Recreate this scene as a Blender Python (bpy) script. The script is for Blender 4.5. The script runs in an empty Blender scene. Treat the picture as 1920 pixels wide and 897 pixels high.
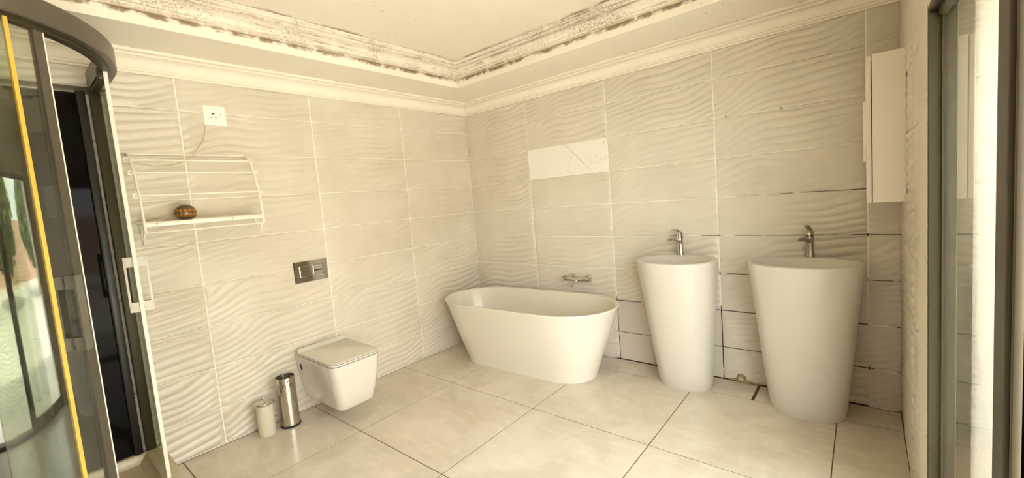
import bpy, bmesh, math, random
from mathutils import Vector, Matrix
random.seed(7)
S = bpy.context.scene
COL = S.collection
PI = math.pi

# ------------------------------------------------------------------ camera, world, light
W_, D_ = 3.114, 3.65            # room: x 0..W_, y 0..-D_, back-left corner at the origin
cam_d = bpy.data.cameras.new('camera'); cam = bpy.data.objects.new('camera', cam_d); COL.objects.link(cam)
yaw, pitch, roll = 0.6978, -0.0845, -0.0822
fw = Vector((-math.sin(yaw)*math.cos(pitch), math.cos(yaw)*math.cos(pitch), math.sin(pitch)))
rt = Vector((math.cos(yaw), math.sin(yaw), 0)); up = rt.cross(fw)
rt2 = rt*math.cos(roll)+up*math.sin(roll); up2 = up*math.cos(roll)-rt*math.sin(roll)
cam.matrix_world = Matrix(((rt2.x, up2.x, -fw.x, 2.96467), (rt2.y, up2.y, -fw.y, -2.98225), (rt2.z, up2.z, -fw.z, 1.33067), (0, 0, 0, 1)))
cam_d.sensor_width = 36; cam_d.lens = 793.8274/1920*36
cam_d.shift_x = (960-958.8624)/1920; cam_d.shift_y = (438.6279-448.5)/1920
cam_d.clip_start = 0.02
S.camera = cam

DOOR_Y0, DOOR_Y1, DOOR_H = -1.165, -3.15, 1.79     # sliding door opening in the right wall

wd = bpy.data.worlds.new('sky'); S.world = wd; wd.use_nodes = True
nt = wd.node_tree; nt.nodes.clear()
o_ = nt.nodes.new('ShaderNodeOutputWorld'); bg = nt.nodes.new('ShaderNodeBackground')
bg.inputs[0].default_value = (0.98, 1.0, 0.985, 1); bg.inputs[1].default_value = 4.0
nt.links.new(bg.outputs[0], o_.inputs[0])

sun_d = bpy.data.lights.new('sun', 'SUN'); sun = bpy.data.objects.new('sun', sun_d); COL.objects.link(sun)
sun_d.energy = 9.0; sun_d.angle = 0.02; sun_d.color = (1.0, 0.96, 0.88)
sun.rotation_euler = (0, math.radians(-38), math.radians(20))   # from behind the house, over its roof

def portal(name, loc, rot, sx, sy):
    d = bpy.data.lights.new(name, 'AREA'); d.shape = 'RECTANGLE'; d.size = sx; d.size_y = sy
    d.cycles.is_portal = True
    o = bpy.data.objects.new(name, d); COL.objects.link(o); o.location = loc; o.rotation_euler = rot
portal('door_portal', (W_+0.30, (DOOR_Y0+DOOR_Y1)/2, DOOR_H/2), (0, PI/2, 0), DOOR_H, DOOR_Y0-DOOR_Y1)

vs = S.view_settings
vs.view_transform = 'Standard'; vs.look = 'None'; vs.gamma = 1; vs.use_curve_mapping = False
vs.exposure = 1.93
S.cycles.max_bounces = 14; S.cycles.diffuse_bounces = 8; S.cycles.transparent_max_bounces = 16

# ------------------------------------------------------------------ node helpers
class Mat:
    def __init__(s, name):
        s.m = bpy.data.materials.new(name); s.m.use_nodes = True
        s.t = s.m.node_tree; s.n = s.t.nodes; s.n.clear()
        s.out = s.n.new('ShaderNodeOutputMaterial')
    def node(s, typ, **kw):
        n = s.n.new(typ)
        for k, v in kw.items(): setattr(n, k, v)
        return n
    def put(s, sock, v):
        if hasattr(v, 'links') or isinstance(v, bpy.types.NodeSocket): s.t.links.new(v, sock)
        else:
            if isinstance(v, (tuple, list)) and len(v) == 3 and sock.type == 'RGBA': v = (*v, 1)
            sock.default_value = v
    def math(s, op, a, b=0.0, c=0.0, clamp=False):
        n = s.node('ShaderNodeMath', operation=op, use_clamp=clamp)
        for i, v in enumerate((a, b, c)): s.put(n.inputs[i], v)
        return n.outputs[0]
    def smooth(s, v, a, b):      # 0 at a, 1 at b (a may be > b)
        n = s.node('ShaderNodeMapRange', interpolation_type='SMOOTHSTEP')
        s.put(n.inputs['Value'], v)
        if a < b: n.inputs['From Min'].default_value = a; n.inputs['From Max'].default_value = b
        else:
            n.inputs['From Min'].default_value = b; n.inputs['From Max'].default_value = a
            n.inputs['To Min'].default_value = 1; n.inputs['To Max'].default_value = 0
        return n.outputs[0]
    def pos(s):
        g = s.node('ShaderNodeNewGeometry'); x = s.node('ShaderNodeSeparateXYZ'); s.t.links.new(g.outputs['Position'], x.inputs[0])
        return g.outputs['Position'], x.outputs[0], x.outputs[1], x.outputs[2]
    def obj(s):
        g = s.node('ShaderNodeTexCoord'); x = s.node('ShaderNodeSeparateXYZ'); s.t.links.new(g.outputs['Object'], x.inputs[0])
        return g.outputs['Object'], x.outputs[0], x.outputs[1], x.outputs[2]
    def noise(s, vec, scale, detail=4, rough=0.55, stretch=None, dist=0.0):
        if stretch:
            mp = s.node('ShaderNodeMapping'); s.put(mp.inputs[0], vec); mp.inputs['Scale'].default_value = stretch; vec = mp.outputs[0]
        n = s.node('ShaderNodeTexNoise'); s.put(n.inputs['Vector'], vec)
        n.inputs['Scale'].default_value = scale; n.inputs['Detail'].default_value = detail
        n.inputs['Roughness'].default_value = rough; n.inputs['Distortion'].default_value = dist
        return n.outputs[0]
    def mix(s, f, a, b):
        n = s.node('ShaderNodeMix', data_type='RGBA')
        s.put(n.inputs[0], f); s.put(n.inputs[6], a); s.put(n.inputs[7], b)
        return n.outputs[2]
    def bsdf(s, base, rough=0.5, metal=0.0, spec=0.5, coat=0.0, normal=None):
        b = s.node('ShaderNodeBsdfPrincipled')
        s.put(b.inputs['Base Color'], base); s.put(b.inputs['Roughness'], rough); s.put(b.inputs['Metallic'], metal)
        s.put(b.inputs['Specular IOR Level'], spec); b.inputs['Coat Weight'].default_value = coat; b.inputs['Coat Roughness'].default_value = 0.05
        if normal is not None: s.put(b.inputs['Normal'], normal)
        s.t.links.new(b.outputs[0], s.out.inputs[0])
        s.b = b
        return s
    def bump(s, h, strength=0.2, dist=0.01):
        n = s.node('ShaderNodeBump'); n.inputs['Strength'].default_value = strength; n.inputs['Distance'].default_value = dist
        s.put(n.inputs['Height'], h); return n.outputs[0]

def plain(name, base, rough=0.5, metal=0.0, spec=0.5, coat=0.0, var=0.04, scale=6.0):
    m = Mat(name); p, _, _, _ = m.obj()
    n = m.noise(p, scale, 3)
    c = m.mix(n, tuple(v*(1-var) for v in base), tuple(min(1, v*(1+var)) for v in base))
    m.bsdf(c, rough, metal, spec, coat)
    return m.m

M = {}
# glazed wall tile, faint clouds in the glaze
m = Mat('wall_tile_glaze'); p, x, y, z = m.pos()
n1 = m.noise(p, 2.2, 4, 0.6); n2 = m.noise(p, 30, 3)
c = m.mix(m.smooth(n1, 0.3, 0.7), (0.595, 0.545, 0.455), (0.66, 0.61, 0.52))
c = m.mix(m.math('MULTIPLY', m.smooth(n2, 0.62, 0.75), 0.12), c, (0.50, 0.44, 0.36))
m.bsdf(c, 0.33, spec=0.45); M['tile'] = m.m
# smooth replacement tile with marble veins and a crack
m = Mat('marble_tile_glaze'); p, x, y, z = m.obj()
v = m.noise(p, 3.2, 5, 0.6, (1.0, 1, 1.6), 1.2)
vein = m.smooth(m.math('ABSOLUTE', m.math('SUBTRACT', v, 0.5)), 0.018, 0.0)
gate = m.smooth(m.noise(p, 2.0, 2), 0.48, 0.62)
line = m.math('ADD', m.math('MULTIPLY', x, -1.02), 0.625)            # diagonal vein towards the lower right
wob = m.math('MULTIPLY', m.math('SUBTRACT', m.noise(p, 14, 3), 0.5), 0.03)
d = m.math('ABSOLUTE', m.math('SUBTRACT', m.math('ADD', z, wob), line))
diag = m.smooth(d, 0.006, 0.001)
c = m.mix(m.math('MULTIPLY', m.math('MULTIPLY', vein, gate), 0.35), (0.80, 0.77, 0.71), (0.50, 0.43, 0.33))
c = m.mix(m.math('MULTIPLY', m.math('MULTIPLY', diag, m.smooth(m.noise(p, 9, 2), 0.35, 0.55)), 0.75), c, (0.36, 0.27, 0.16))
m.bsdf(c, 0.3, spec=0.45); M['marble'] = m.m
# plain biscuit tiles low on the back wall
M['plain_tile'] = plain('plain_wall_tile', (0.60, 0.54, 0.46), 0.4, var=0.06)
# grout behind the wall tiles: pale, with dirt and lost grout low on the back wall
m = Mat('wall_grout'); p, x, y, z = m.pos()
low = m.math('MULTIPLY', m.math('MULTIPLY', m.smooth(z, 0.52, 0.49), m.smooth(x, 1.42, 1.47)), m.smooth(x, 2.985, 2.97))
band = m.math('MAXIMUM', m.smooth(m.math('ABSOLUTE', m.math('SUBTRACT', m.math('PINGPONG', m.math('SUBTRACT', z, 0.2228), 0.125), 0.0)), 0.012, 0.006), 0.0)
band = m.math('MULTIPLY', band, m.smooth(z, 1.26, 1.24))
band = m.math('MULTIPLY', m.math('MULTIPLY', band, m.smooth(m.math('SUBTRACT', x, m.math('MULTIPLY', m.smooth(z, 1.0, 1.2), 0.5)), 1.75, 2.2)), m.smooth(m.noise(p, 7, 3), 0.43, 0.52))
corner = m.math('MULTIPLY', m.smooth(x, 3.09, 3.105), m.math('MULTIPLY', m.smooth(z, 1.35, 1.15), 0.8))
isback = m.smooth(y, -0.2, -0.05)
dirt = m.math('MULTIPLY', m.math('MAXIMUM', m.math('MAXIMUM', m.math('MULTIPLY', low, m.smooth(m.noise(p, 9, 3), 0.30, 0.42)), band), corner), isback)
spots = m.math('MULTIPLY', m.smooth(m.noise(p, 25, 2), 0.66, 0.72), 0.6)
dirt = m.math('MAXIMUM', dirt, m.math('MULTIPLY', spots, isback))
m.bsdf(m.mix(dirt, (0.93, 0.90, 0.83), (0.035, 0.02, 0.008)), 0.9, spec=0.1); M['grout'] = m.m
# floor tiles
m = Mat('floor_tile_glaze'); p, x, y, z = m.pos()
n1 = m.noise(p, 2.6, 6, 0.62, None, 0.6); n2 = m.noise(p, 7.0, 5, 0.65, (1.0, 3.2, 1)); n3 = m.noise(p, 60, 3, 0.6, (0.5, 2.0, 1))
c = m.mix(m.smooth(n1, 0.34, 0.68), (0.56, 0.49, 0.39), (0.68, 0.61, 0.51))
c = m.mix(m.math('MULTIPLY', m.smooth(n2, 0.48, 0.70), 0.45), c, (0.74, 0.68, 0.585))
c = m.mix(m.math('MULTIPLY', m.smooth(n3, 0.56, 0.72), 0.14), c, (0.46, 0.38, 0.27))
r = m.math('ADD', m.math('MULTIPLY', n2, 0.14), 0.12)
m.bsdf(c, r, spec=0.45); M['floor'] = m.m
M['floor_grout'] = plain('floor_grout', (0.12, 0.07, 0.028), 0.95, spec=0.05, var=0.4, scale=20)
# painted plaster with black mould (ceiling, bulkhead, mouldings)
def plaster(name, kind):
    m = Mat(name); p, x, y, z = m.pos()
    big = m.noise(p, 2.3, 4, 0.6, None, 0.4); fine = m.noise(p, 38, 6, 0.75); mid = m.noise(p, 9, 5, 0.7, None, 0.5)
    along = m.noise(p, 5, 6, 0.7, (0.35, 0.35, 9.0))
    col = m.mix(big, (0.80, 0.74, 0.63), (0.88, 0.82, 0.72))
    ny = m.math('MULTIPLY', y, -1)
    if kind == 'mould':          # the tray moulding, heavily stained
        grain = m.noise(p, 85, 5, 0.8); patch = m.smooth(m.noise(p, 3.0, 3, 0.5), 0.40, 0.62)
        g = m.math('MULTIPLY', m.smooth(grain, 0.44, 0.64), m.math('ADD', m.math('MULTIPLY', patch, 0.80), 0.18))
        sx = m.noise(p, 5, 6, 0.7, (0.30, 0.30, 22.0))
        st = m.math('MULTIPLY', m.smooth(sx, 0.46, 0.66), m.smooth(mid, 0.36, 0.58))
        e1 = m.math('MULTIPLY', m.smooth(z, 2.330, 2.318), m.smooth(mid, 0.34, 0.52))
        e2 = m.math('MULTIPLY', m.smooth(z, 2.4255, 2.4298), m.smooth(mid, 0.36, 0.5))
        f = m.math('MAXIMUM', m.math('MAXIMUM', m.math('MULTIPLY', g, 0.85), m.math('MULTIPLY', st, 0.85)), m.math('MAXIMUM', m.math('MULTIPLY', e1, 0.8), m.math('MULTIPLY', e2, 0.95)))
    elif kind == 'bulkhead':     # dark rim under the moulding, a little along the cornice
        e = m.math('MULTIPLY', m.smooth(m.math('ADD', z, m.math('MULTIPLY', m.math('SUBTRACT', mid, 0.5), 0.05)), 2.296, 2.312), m.smooth(mid, 0.40, 0.58))
        d = m.math('MINIMUM', x, ny)
        e2 = m.math('MULTIPLY', m.smooth(d, 0.086, 0.074), m.smooth(m.noise(p, 4, 3), 0.50, 0.56))
        sp = m.math('MULTIPLY', m.smooth(m.math('MULTIPLY', m.smooth(fine, 0.55, 0.66), m.smooth(big, 0.58, 0.70)), 0.2, 0.8), 0.5)
        f = m.math('MAXIMUM', m.math('MAXIMUM', m.math('MULTIPLY', e, 0.85), m.math('MULTIPLY', e2, 0.9)), sp)
    elif kind == 'ceiling':
        d = m.math('MINIMUM', m.math('SUBTRACT', x, 0.52), m.math('SUBTRACT', ny, 0.575))
        near = m.smooth(d, 0.16, 0.0)
        sp = m.math('MULTIPLY', m.smooth(fine, 0.57, 0.66), m.smooth(m.noise(p, 6, 3), 0.50, 0.66))
        f = m.math('MULTIPLY', sp, m.math('ADD', m.math('MULTIPLY', near, 0.9), 0.40))
        e = m.math('MULTIPLY', m.smooth(m.math('ADD', d, m.math('MULTIPLY', mid, 0.05)), 0.06, 0.02), 0.85)
        f = m.math('MAXIMUM', f, m.math('MULTIPLY', e, m.smooth(m.noise(p, 5, 4), 0.44, 0.60)))
    else:                        # cornice: specks only
        sp = m.math('MULTIPLY', m.smooth(fine, 0.60, 0.70), m.smooth(big, 0.55, 0.70))
        f = m.math('MULTIPLY', sp, 0.35)
    c = m.mix(f, col, (0.20, 0.122, 0.042))
    m.bsdf(c, 0.85, spec=0.2, normal=m.bump(fine, 0.15, 0.004)); return m.m
M['mould'] = plaster('mouldy_plaster', 'mould'); M['bulk'] = plaster('bulkhead_plaster', 'bulkhead')
M['ceil'] = plaster('ceiling_plaster', 'ceiling'); M['cornice'] = plaster('cornice_plaster', 'cornice')
m = Mat('wall_plaster'); p, x, y, z = m.pos()
n = m.noise(p, 5, 5, 0.65); cr = m.noise(p, 6, 3, 0.5, (1, 1, 0.5), 0.8)
crack = m.math('MULTIPLY', m.smooth(m.math('ABSOLUTE', m.math('SUBTRACT', cr, 0.5)), 0.006, 0.0), m.smooth(n, 0.45, 0.6))
m.bsdf(m.mix(m.math('MULTIPLY', crack, 0.6), m.mix(n, (0.62, 0.56, 0.46), (0.74, 0.68, 0.58)), (0.25, 0.18, 0.1)), 0.85, spec=0.2, normal=m.bump(n, 0.3, 0.01)); M['plaster'] = m.m
M['bath'] = plain('bath_acrylic', (0.71, 0.675, 0.59), 0.28, coat=0.25, var=0.015, scale=2)
M['basin'] = plain('basin_stone_resin', (0.60, 0.57, 0.50), 0.28, coat=0.25, var=0.015, scale=2)
M['ceramic'] = plain('toilet_ceramic', (0.64, 0.605, 0.54), 0.10, coat=0.6, var=0.01, scale=2)
M['lid'] = plain('toilet_seat_plastic', (0.66, 0.62, 0.55), 0.16, coat=0.3, var=0.01)
M['gap_grey'] = plain('dark_grey_ring', (0.11, 0.11, 0.10), 0.6)
M['chrome'] = plain('chrome', (0.60, 0.58, 0.54), 0.07, 1.0, var=0.05)
M['steel'] = plain('brushed_steel', (0.60, 0.56, 0.50), 0.20, 1.0, var=0.08, scale=30)
M['dull_chrome'] = plain('dull_chrome', (0.44, 0.40, 0.33), 0.32, 1.0, var=0.12, scale=60)
M['black'] = plain('black_plastic', (0.012, 0.011, 0.010), 0.35)
M['dark_hole'] = plain('dark_hole', (0.03, 0.022, 0.012), 0.9)
M['white_wire'] = plain('cream_coated_wire', (0.86, 0.83, 0.74), 0.30, var=0.06)
M['white_plate'] = plain('white_plastic', (0.88, 0.86, 0.80), 0.30, var=0.02)
M['cabinet'] = plain('white_laminate', (0.80, 0.75, 0.66), 0.32, var=0.03, scale=3)
M['frame'] = plain('bronze_aluminium', (0.050, 0.040, 0.020), 0.42, 0.3, var=0.12)
M['frame_gasket'] = plain('brown_gasket', (0.07, 0.04, 0.025), 0.6)
M['shower_metal'] = plain('grey_aluminium', (0.15, 0.135, 0.105), 0.36, 0.7, var=0.08)
M['shower_handle'] = plain('satin_handle', (0.26, 0.245, 0.21), 0.38, 0.8, var=0.05)
M['seal_white'] = plain('white_seal', (0.80, 0.76, 0.68), 0.45)
M['seal_yellow'] = plain('yellowed_seal', (0.62, 0.40, 0.06), 0.35, var=0.2, scale=8)
M['tray'] = plain('tray_acrylic', (0.56, 0.46, 0.29), 0.3, var=0.12, scale=5)
m = Mat('black_glass_panel'); p, x, y, z = m.pos()
m.bsdf(m.mix(m.noise(p, 8, 4), (0.004, 0.0035, 0.003), (0.012, 0.010, 0.008)), 0.05, spec=0.03); M['black_glass'] = m.m
M['clear_plastic'] = plain('milky_plastic', (0.60, 0.57, 0.45), 0.35, var=0.05, coat=0.2)
M['cable'] = plain('cable_sheath', (0.55, 0.48, 0.30), 0.5)
M['putty'] = plain('rough_putty', (0.30, 0.22, 0.11), 0.9, var=0.5, scale=40)
M['plug'] = plain('dirty_plug', (0.48, 0.40, 0.26), 0.7, var=0.35, scale=60)
M['terrace'] = plain('terrace_paving', (0.74, 0.69, 0.60), 0.8, var=0.12, scale=1.0)
M['yard_wall'] = plain('yard_wall_render', (0.55, 0.36, 0.26), 0.9, var=0.1)
M['backdrop_grey'] = plain('backdrop_wall_grey', (0.17, 0.16, 0.135), 0.9, var=0.08)  # dark tone for the added wall, dims what shows through the door pane
M['leaf'] = plain('leaf_green', (0.10, 0.17, 0.035), 0.5, var=0.5, scale=3)
M['bark'] = plain('bark', (0.16, 0.11, 0.07), 0.9, var=0.3)
def glass(name, tint, dirt=None, gain=1.0):
    m = Mat(name); p, x, y, z = m.pos()
    g = m.node('ShaderNodeNewGeometry')
    ior = m.math('SUBTRACT', 1.5, m.math('MULTIPLY', g.outputs['Backfacing'], 1.5-1/1.5))
    fr = m.node('ShaderNodeFresnel'); m.put(fr.inputs[0], ior)
    tr = m.node('ShaderNodeBsdfTransparent'); tr.inputs[0].default_value = (*tint, 1)
    gl = m.node('ShaderNodeBsdfGlossy'); gl.inputs['Roughness'].default_value = 0.012; gl.inputs[0].default_value = (1, 1, 1, 1)
    mx = m.node('ShaderNodeMixShader'); f1 = fr.outputs[0]; m.put(mx.inputs[0], m.math('MULTIPLY', m.math('DIVIDE', m.math('MULTIPLY', f1, 2.0), m.math('ADD', f1, 1.0)), gain, clamp=True))
    m.t.links.new(tr.outputs[0], mx.inputs[1]); m.t.links.new(gl.outputs[0], mx.inputs[2])
    last = mx.outputs[0]
    if dirt:      # lime scale and dust on the pane
        df = m.node('ShaderNodeBsdfDiffuse'); df.inputs[0].default_value = (0.62, 0.60, 0.50, 1)
        f = m.math('MULTIPLY', m.smooth(m.noise(p, 14, 6, 0.75), 0.42, 0.72), dirt)
        f = m.math('ADD', f, dirt*0.25)
        m2 = m.node('ShaderNodeMixShader'); m.put(m2.inputs[0], f); m.t.links.new(last, m2.inputs[1]); m.t.links.new(df.outputs[0], m2.inputs[2]); last = m2.outputs[0]
    m.t.links.new(last, m.out.inputs[0]); return m.m
M['pane'] = glass('window_glass', (0.92, 0.94, 0.92), 0.03)
M['shower_glass'] = glass('shower_glass', (0.88, 0.90, 0.84), 0.012, 0.8)
m = Mat('patterned_gourd'); p, x, y, z = m.obj()
th = m.math('ARCTAN2', y, x); a = m.math('MULTIPLY', th, 7/PI)
zz = m.math('MULTIPLY', z, 42.0)
tri = lambda v: m.math('ABSOLUTE', m.math('SUBTRACT', m.math('FRACT', v), 0.5))
dia = m.math('ADD', tri(a), tri(zz))
k = m.smooth(dia, 0.53, 0.47)
out = m.smooth(m.math('ABSOLUTE', m.math('SUBTRACT', dia, 0.5)), 0.03, 0.05)
band = m.smooth(m.math('ABSOLUTE', z), 0.026, 0.022)
c = m.mix(k, (0.12, 0.075, 0.035), (0.42, 0.17, 0.022)); c = m.mix(out, (0.05, 0.025, 0.01), c)
c = m.mix(band, m.mix(m.smooth(tri(m.math('MULTIPLY', th, 14/PI)), 0.1, 0.2), (0.20, 0.12, 0.06), (0.075, 0.035, 0.018)), c)
m.bsdf(c, 0.35, coat=0.2); M['gourd'] = m.m

# ------------------------------------------------------------------ mesh helpers
def link(name, me, mat, parent=None, loc=(0, 0, 0), rot=(0, 0, 0)):
    o = bpy.data.objects.new(name, me); COL.objects.link(o); o.location = loc; o.rotation_euler = rot
    if mat is not None and len(me.materials) == 0: me.materials.append(mat)
    if parent: o.parent = parent
    return o
def finish(me, angle=35):
    me.validate()
    for p in me.polygons: p.use_smooth = True
    me.set_sharp_from_angle(angle=math.radians(angle)); me.update()
class MB:
    def __init__(s): s.v = []; s.f = []
    def add(s, vs, fs):
        b = len(s.v); s.v += [tuple(v) for v in vs]; s.f += [tuple(b+i for i in f) for f in fs]; return s
    def box(s, x0, x1, y0, y1, z0, z1):
        x0, x1 = min(x0, x1), max(x0, x1); y0, y1 = min(y0, y1), max(y0, y1); z0, z1 = min(z0, z1), max(z0, z1)
        vs = [(x0, y0, z0), (x1, y0, z0), (x1, y1, z0), (x0, y1, z0), (x0, y0, z1), (x1, y0, z1), (x1, y1, z1), (x0, y1, z1)]
        return s.add(vs, [(0, 3, 2, 1), (4, 5, 6, 7), (0, 1, 5, 4), (1, 2, 6, 5), (2, 3, 7, 6), (3, 0, 4, 7)])
    def rbox(s, x0, x1, y0, y1, z0, z1, r=0.004, seg=2):
        bm = bmesh.new(); bmesh.ops.create_cube(bm, size=1)
        for v in bm.verts: v.co = Vector(((x0+x1)/2+v.co.x*abs(x1-x0), (y0+y1)/2+v.co.y*abs(y1-y0), (z0+z1)/2+v.co.z*abs(z1-z0)))
        bmesh.ops.bevel(bm, geom=bm.edges[:], offset=r, segments=seg, affect='EDGES', profile=0.5)
        s.bm(bm); return s
    def bm(s, bm):
        bm.verts.index_update(); s.add([v.co[:] for v in bm.verts], [tuple(v.index for v in f.verts) for f in bm.faces]); bm.free()
    def loft(s, rings, caps=(True, True)):
        n = len(rings[0]); vs = [p for r in rings for p in r]; fs = []
        for i in range(len(rings)-1):
            for j in range(n):
                a, b = i*n+j, i*n+(j+1) % n; fs.append((a, b, b+n, a+n))
        if caps[0]: fs.append(tuple(range(n-1, -1, -1)))
        if caps[1]: fs.append(tuple(range((len(rings)-1)*n, len(rings)*n)))
        return s.add(vs, fs)
    def lathe(s, prof, c=(0, 0, 0), n=32, axis='z', caps=(True, True)):
        rings = []
        for r, h in prof:
            R = []
            for k in range(n):
                a = 2*PI*k/n; q = (r*math.cos(a), r*math.sin(a), h)
                if axis == 'y': q = (q[0], -q[2], q[1])      # h runs towards -y
                if axis == 'x': q = (q[2], q[0], q[1])
                R.append((c[0]+q[0], c[1]+q[1], c[2]+q[2]))
            rings.append(R)
        return s.loft(rings, caps)
    def tube(s, pts, r, n=8, closed=False, caps=True):
        pts = [Vector(p) for p in pts]; rings = []; nrm = None
        for i, p in enumerate(pts):
            a = pts[i-1] if (i > 0 or closed) else p; b = pts[(i+1) % len(pts)] if (i < len(pts)-1 or closed) else p
            t = (b-a).normalized()
            if nrm is None:
                nrm = t.orthogonal().normalized()
            else:
                nrm = (nrm-t*nrm.dot(t)).normalized()
            bn = t.cross(nrm); rr = r[i] if isinstance(r, (list, tuple)) else r
            rings.append([tuple(p+nrm*rr*math.cos(2*PI*k/n)+bn*rr*math.sin(2*PI*k/n)) for k in range(n)])
        if closed: rings.append(rings[0]); return s.loft(rings, (False, False))
        return s.loft(rings, (caps, caps))
    def sphere(s, c, r, n=16, m_=10, sq=(1, 1, 1)):
        prof = [(max(1e-4, math.sin(PI*i/m_)), -math.cos(PI*i/m_)) for i in range(m_+1)]
        rings = [[(c[0]+sq[0]*r*q*math.cos(2*PI*k/n), c[1]+sq[1]*r*q*math.sin(2*PI*k/n), c[2]+sq[2]*r*h) for k in range(n)] for q, h in prof]
        return s.loft(rings)
    def sweep(s, path, sec, caps=True):
        """sec: list of (offset to the left normal in plan, z); path: plan points"""
        rings = []
        for i, p in enumerate(path):
            a = path[max(0, i-1)]; b = path[min(len(path)-1, i+1)]
            tx, ty = b[0]-a[0], b[1]-a[1]; L = math.hypot(tx, ty); nx, ny = -ty/L, tx/L
            rings.append([(p[0]+nx*o, p[1]+ny*o, zz) for o, zz in sec])
        return s.loft(rings, (caps, caps))
    def build(s, name, mat, parent=None, angle=35, loc=(0, 0, 0), rot=(0, 0, 0), flip=False):
        me = bpy.data.meshes.new(name); me.from_pydata(s.v, [], s.f)
        bm = bmesh.new(); bm.from_mesh(me); bmesh.ops.recalc_face_normals(bm, faces=bm.faces); bm.to_mesh(me); bm.free()
        finish(me, angle)
        return link(name, me, mat, parent, loc, rot)
def thing(name, label, cat, loc=(0, 0, 0), group=None):
    o = bpy.data.objects.new(name, None); COL.objects.link(o); o.location = loc; o.empty_display_size = 0.05
    o['label'] = label; o['category'] = cat
    if group: o['group'] = group
    return o
def tag(o, label, cat, group=None):
    o['label'] = label; o['category'] = cat
    if group: o['group'] = group
    return o
def struct(o, label=None, cat=None):
    o['kind'] = 'structure'
    if label: o['label'] = label
    if cat: o['category'] = cat
    return o
def copy_tree(o, parent=None):
    c = o.copy(); COL.objects.link(c)
    if parent: c.parent = parent
    for ch in list(o.children): copy_tree(ch, c)
    return c

# ------------------------------------------------------------------ room shell
TH = 0.18; REC = 0.0012           # wall thickness, depth of the joints behind the tile faces
ROWS = [0.004, 0.2228]+[0.2228+0.25*k for k in range(1, 8)]+[2.152]
fl = struct(MB().box(-TH, W_+TH, -D_-TH, TH, -0.2, -REC).build('floor', M['floor_grout']), 'beige stone-look tiled bathroom floor with brown joints', 'floor')
wl = struct(MB().box(-TH, -REC, -D_-TH, TH, -REC, 2.6).build('wall_left', M['grout']), 'wavy cream tiled wall behind the toilet', 'wall')
wb = struct(MB().box(-REC, W_+TH, REC, TH, -REC, 2.6).build('wall_back', M['grout']), 'wavy beige tiled wall behind the bath and basins', 'wall')
b = MB(); b.box(W_+REC, W_+TH, DOOR_Y0, REC, -REC, 2.6).box(W_+REC, W_+TH, DOOR_Y1, DOOR_Y0, DOOR_H, 2.6).box(W_+REC, W_+TH, -D_-TH, DOOR_Y1, -REC, 2.6)
wr = struct(b.build('wall_right', M['plaster']), 'narrow wall beside the sliding door, tiled then plastered', 'wall')
b = MB().box(-REC, W_+REC, -D_-TH, -D_, -REC, 2.6)
wf = struct(b.build('wall_front', M['plaster']), 'plain plastered wall behind the photographer', 'wall')
b = MB(); b.box(W_-0.0005, W_+0.02, DOOR_Y0, -0.905, 0, 2.15)
b.build('plaster_edge', M['plaster'], wr)

# wavy tiles -----------------------------------------------------------------
def wave(u, v, w, h, k):
    r = random.Random(k*77+5); ph = r.uniform(0, 6.28); tilt = r.uniform(0.13, 0.18); am = r.uniform(0.020, 0.030); f0 = r.uniform(0, 6.28)
    un = u/0.75
    sx = tilt*un + am*math.sin(2*PI*un*0.95+f0) + 0.006*math.sin(2*PI*un*2.1+ph)
    q = (v-sx)/(0.0440*(1+0.16*math.sin(2*PI*(0.6*un+0.5*v/0.25)+ph)))
    env = 0.42+0.58*(0.5+0.5*math.sin(2*PI*(0.55*un+0.35*v/0.25)+f0*1.7))**0.8
    a = abs(math.sin(PI*q))
    return 0.0092*env*(a**0.85)
MESH = {}
def tile_mesh(w, h, kind):
    key = (round(w, 4), round(h, 4), kind)
    if key in MESH: return MESH[key]
    flat = kind in ('marble', 'plain')
    nu, nv = (2, 2) if flat else (max(6, int(w/0.0155)), max(6, int(h/0.0048)))
    vs, fs = [], []
    for j in range(nv+1):
        for i in range(nu+1):
            u, v = w*i/nu, h*j/nv
            e = 0.0 if flat else wave(u, v, w, h, kind)
            ed = min(u, w-u, v, h-v)
            if not flat: e *= min(1, ed/0.006)
            vs.append((u, -e-0.0002, v))
    N = nu+1
    for j in range(nv):
        for i in range(nu):
            a = j*N+i; fs.append((a, a+1, a+N+1, a+N))
    # rim down to the wall
    ring = [i for i in range(N)]+[j*N+nu for j in range(1, nv+1)]+[nv*N+i for i in range(nu-1, -1, -1)]+[j*N for j in range(nv-1, 0, -1)]
    base = len(vs)
    for k in ring: vs.append((vs[k][0], REC, vs[k][2]))
    L = len(ring)
    for k in range(L):
        a, c = ring[k], ring[(k+1) % L]; fs.append((a, base+k, base+(k+1) % L, c))
    me = bpy.data.meshes.new('tile'); me.from_pydata(vs, [], fs); finish(me, 50)
    me.materials.append(M['marble'] if kind == 'marble' else M['plain_tile'] if kind == 'plain' else M['tile'])
    MESH[key] = me; return me
def lay(wall, cols, origin, rotz, spec, gapf):
    """cols: boundaries along the wall; spec(c, r) -> kind; gapf(c, r) -> (left, right, bottom, top) half gaps"""
    for c in range(len(cols)-1):
        for r in range(len(ROWS)-1):
            gl, gr, gb, gt = gapf(c, r)
            u0, u1, z0, z1 = cols[c]+gl, cols[c+1]-gr, ROWS[r]+gb, ROWS[r+1]-gt
            me = tile_mesh(u1-u0, z1-z0, spec(c, r))
            o = bpy.data.objects.new('tile', me); COL.objects.link(o); o.parent = wall
            R = Matrix.Rotation(rotz, 3, 'Z'); q = R @ Vector((u0, 0, 0))
            o.location = (origin[0]+q.x, origin[1]+q.y, z0); o.rotation_euler = (0, 0, rotz)
g0 = lambda c, r: (0.0026, 0.0026, 0.0017, 0.0017)
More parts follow.
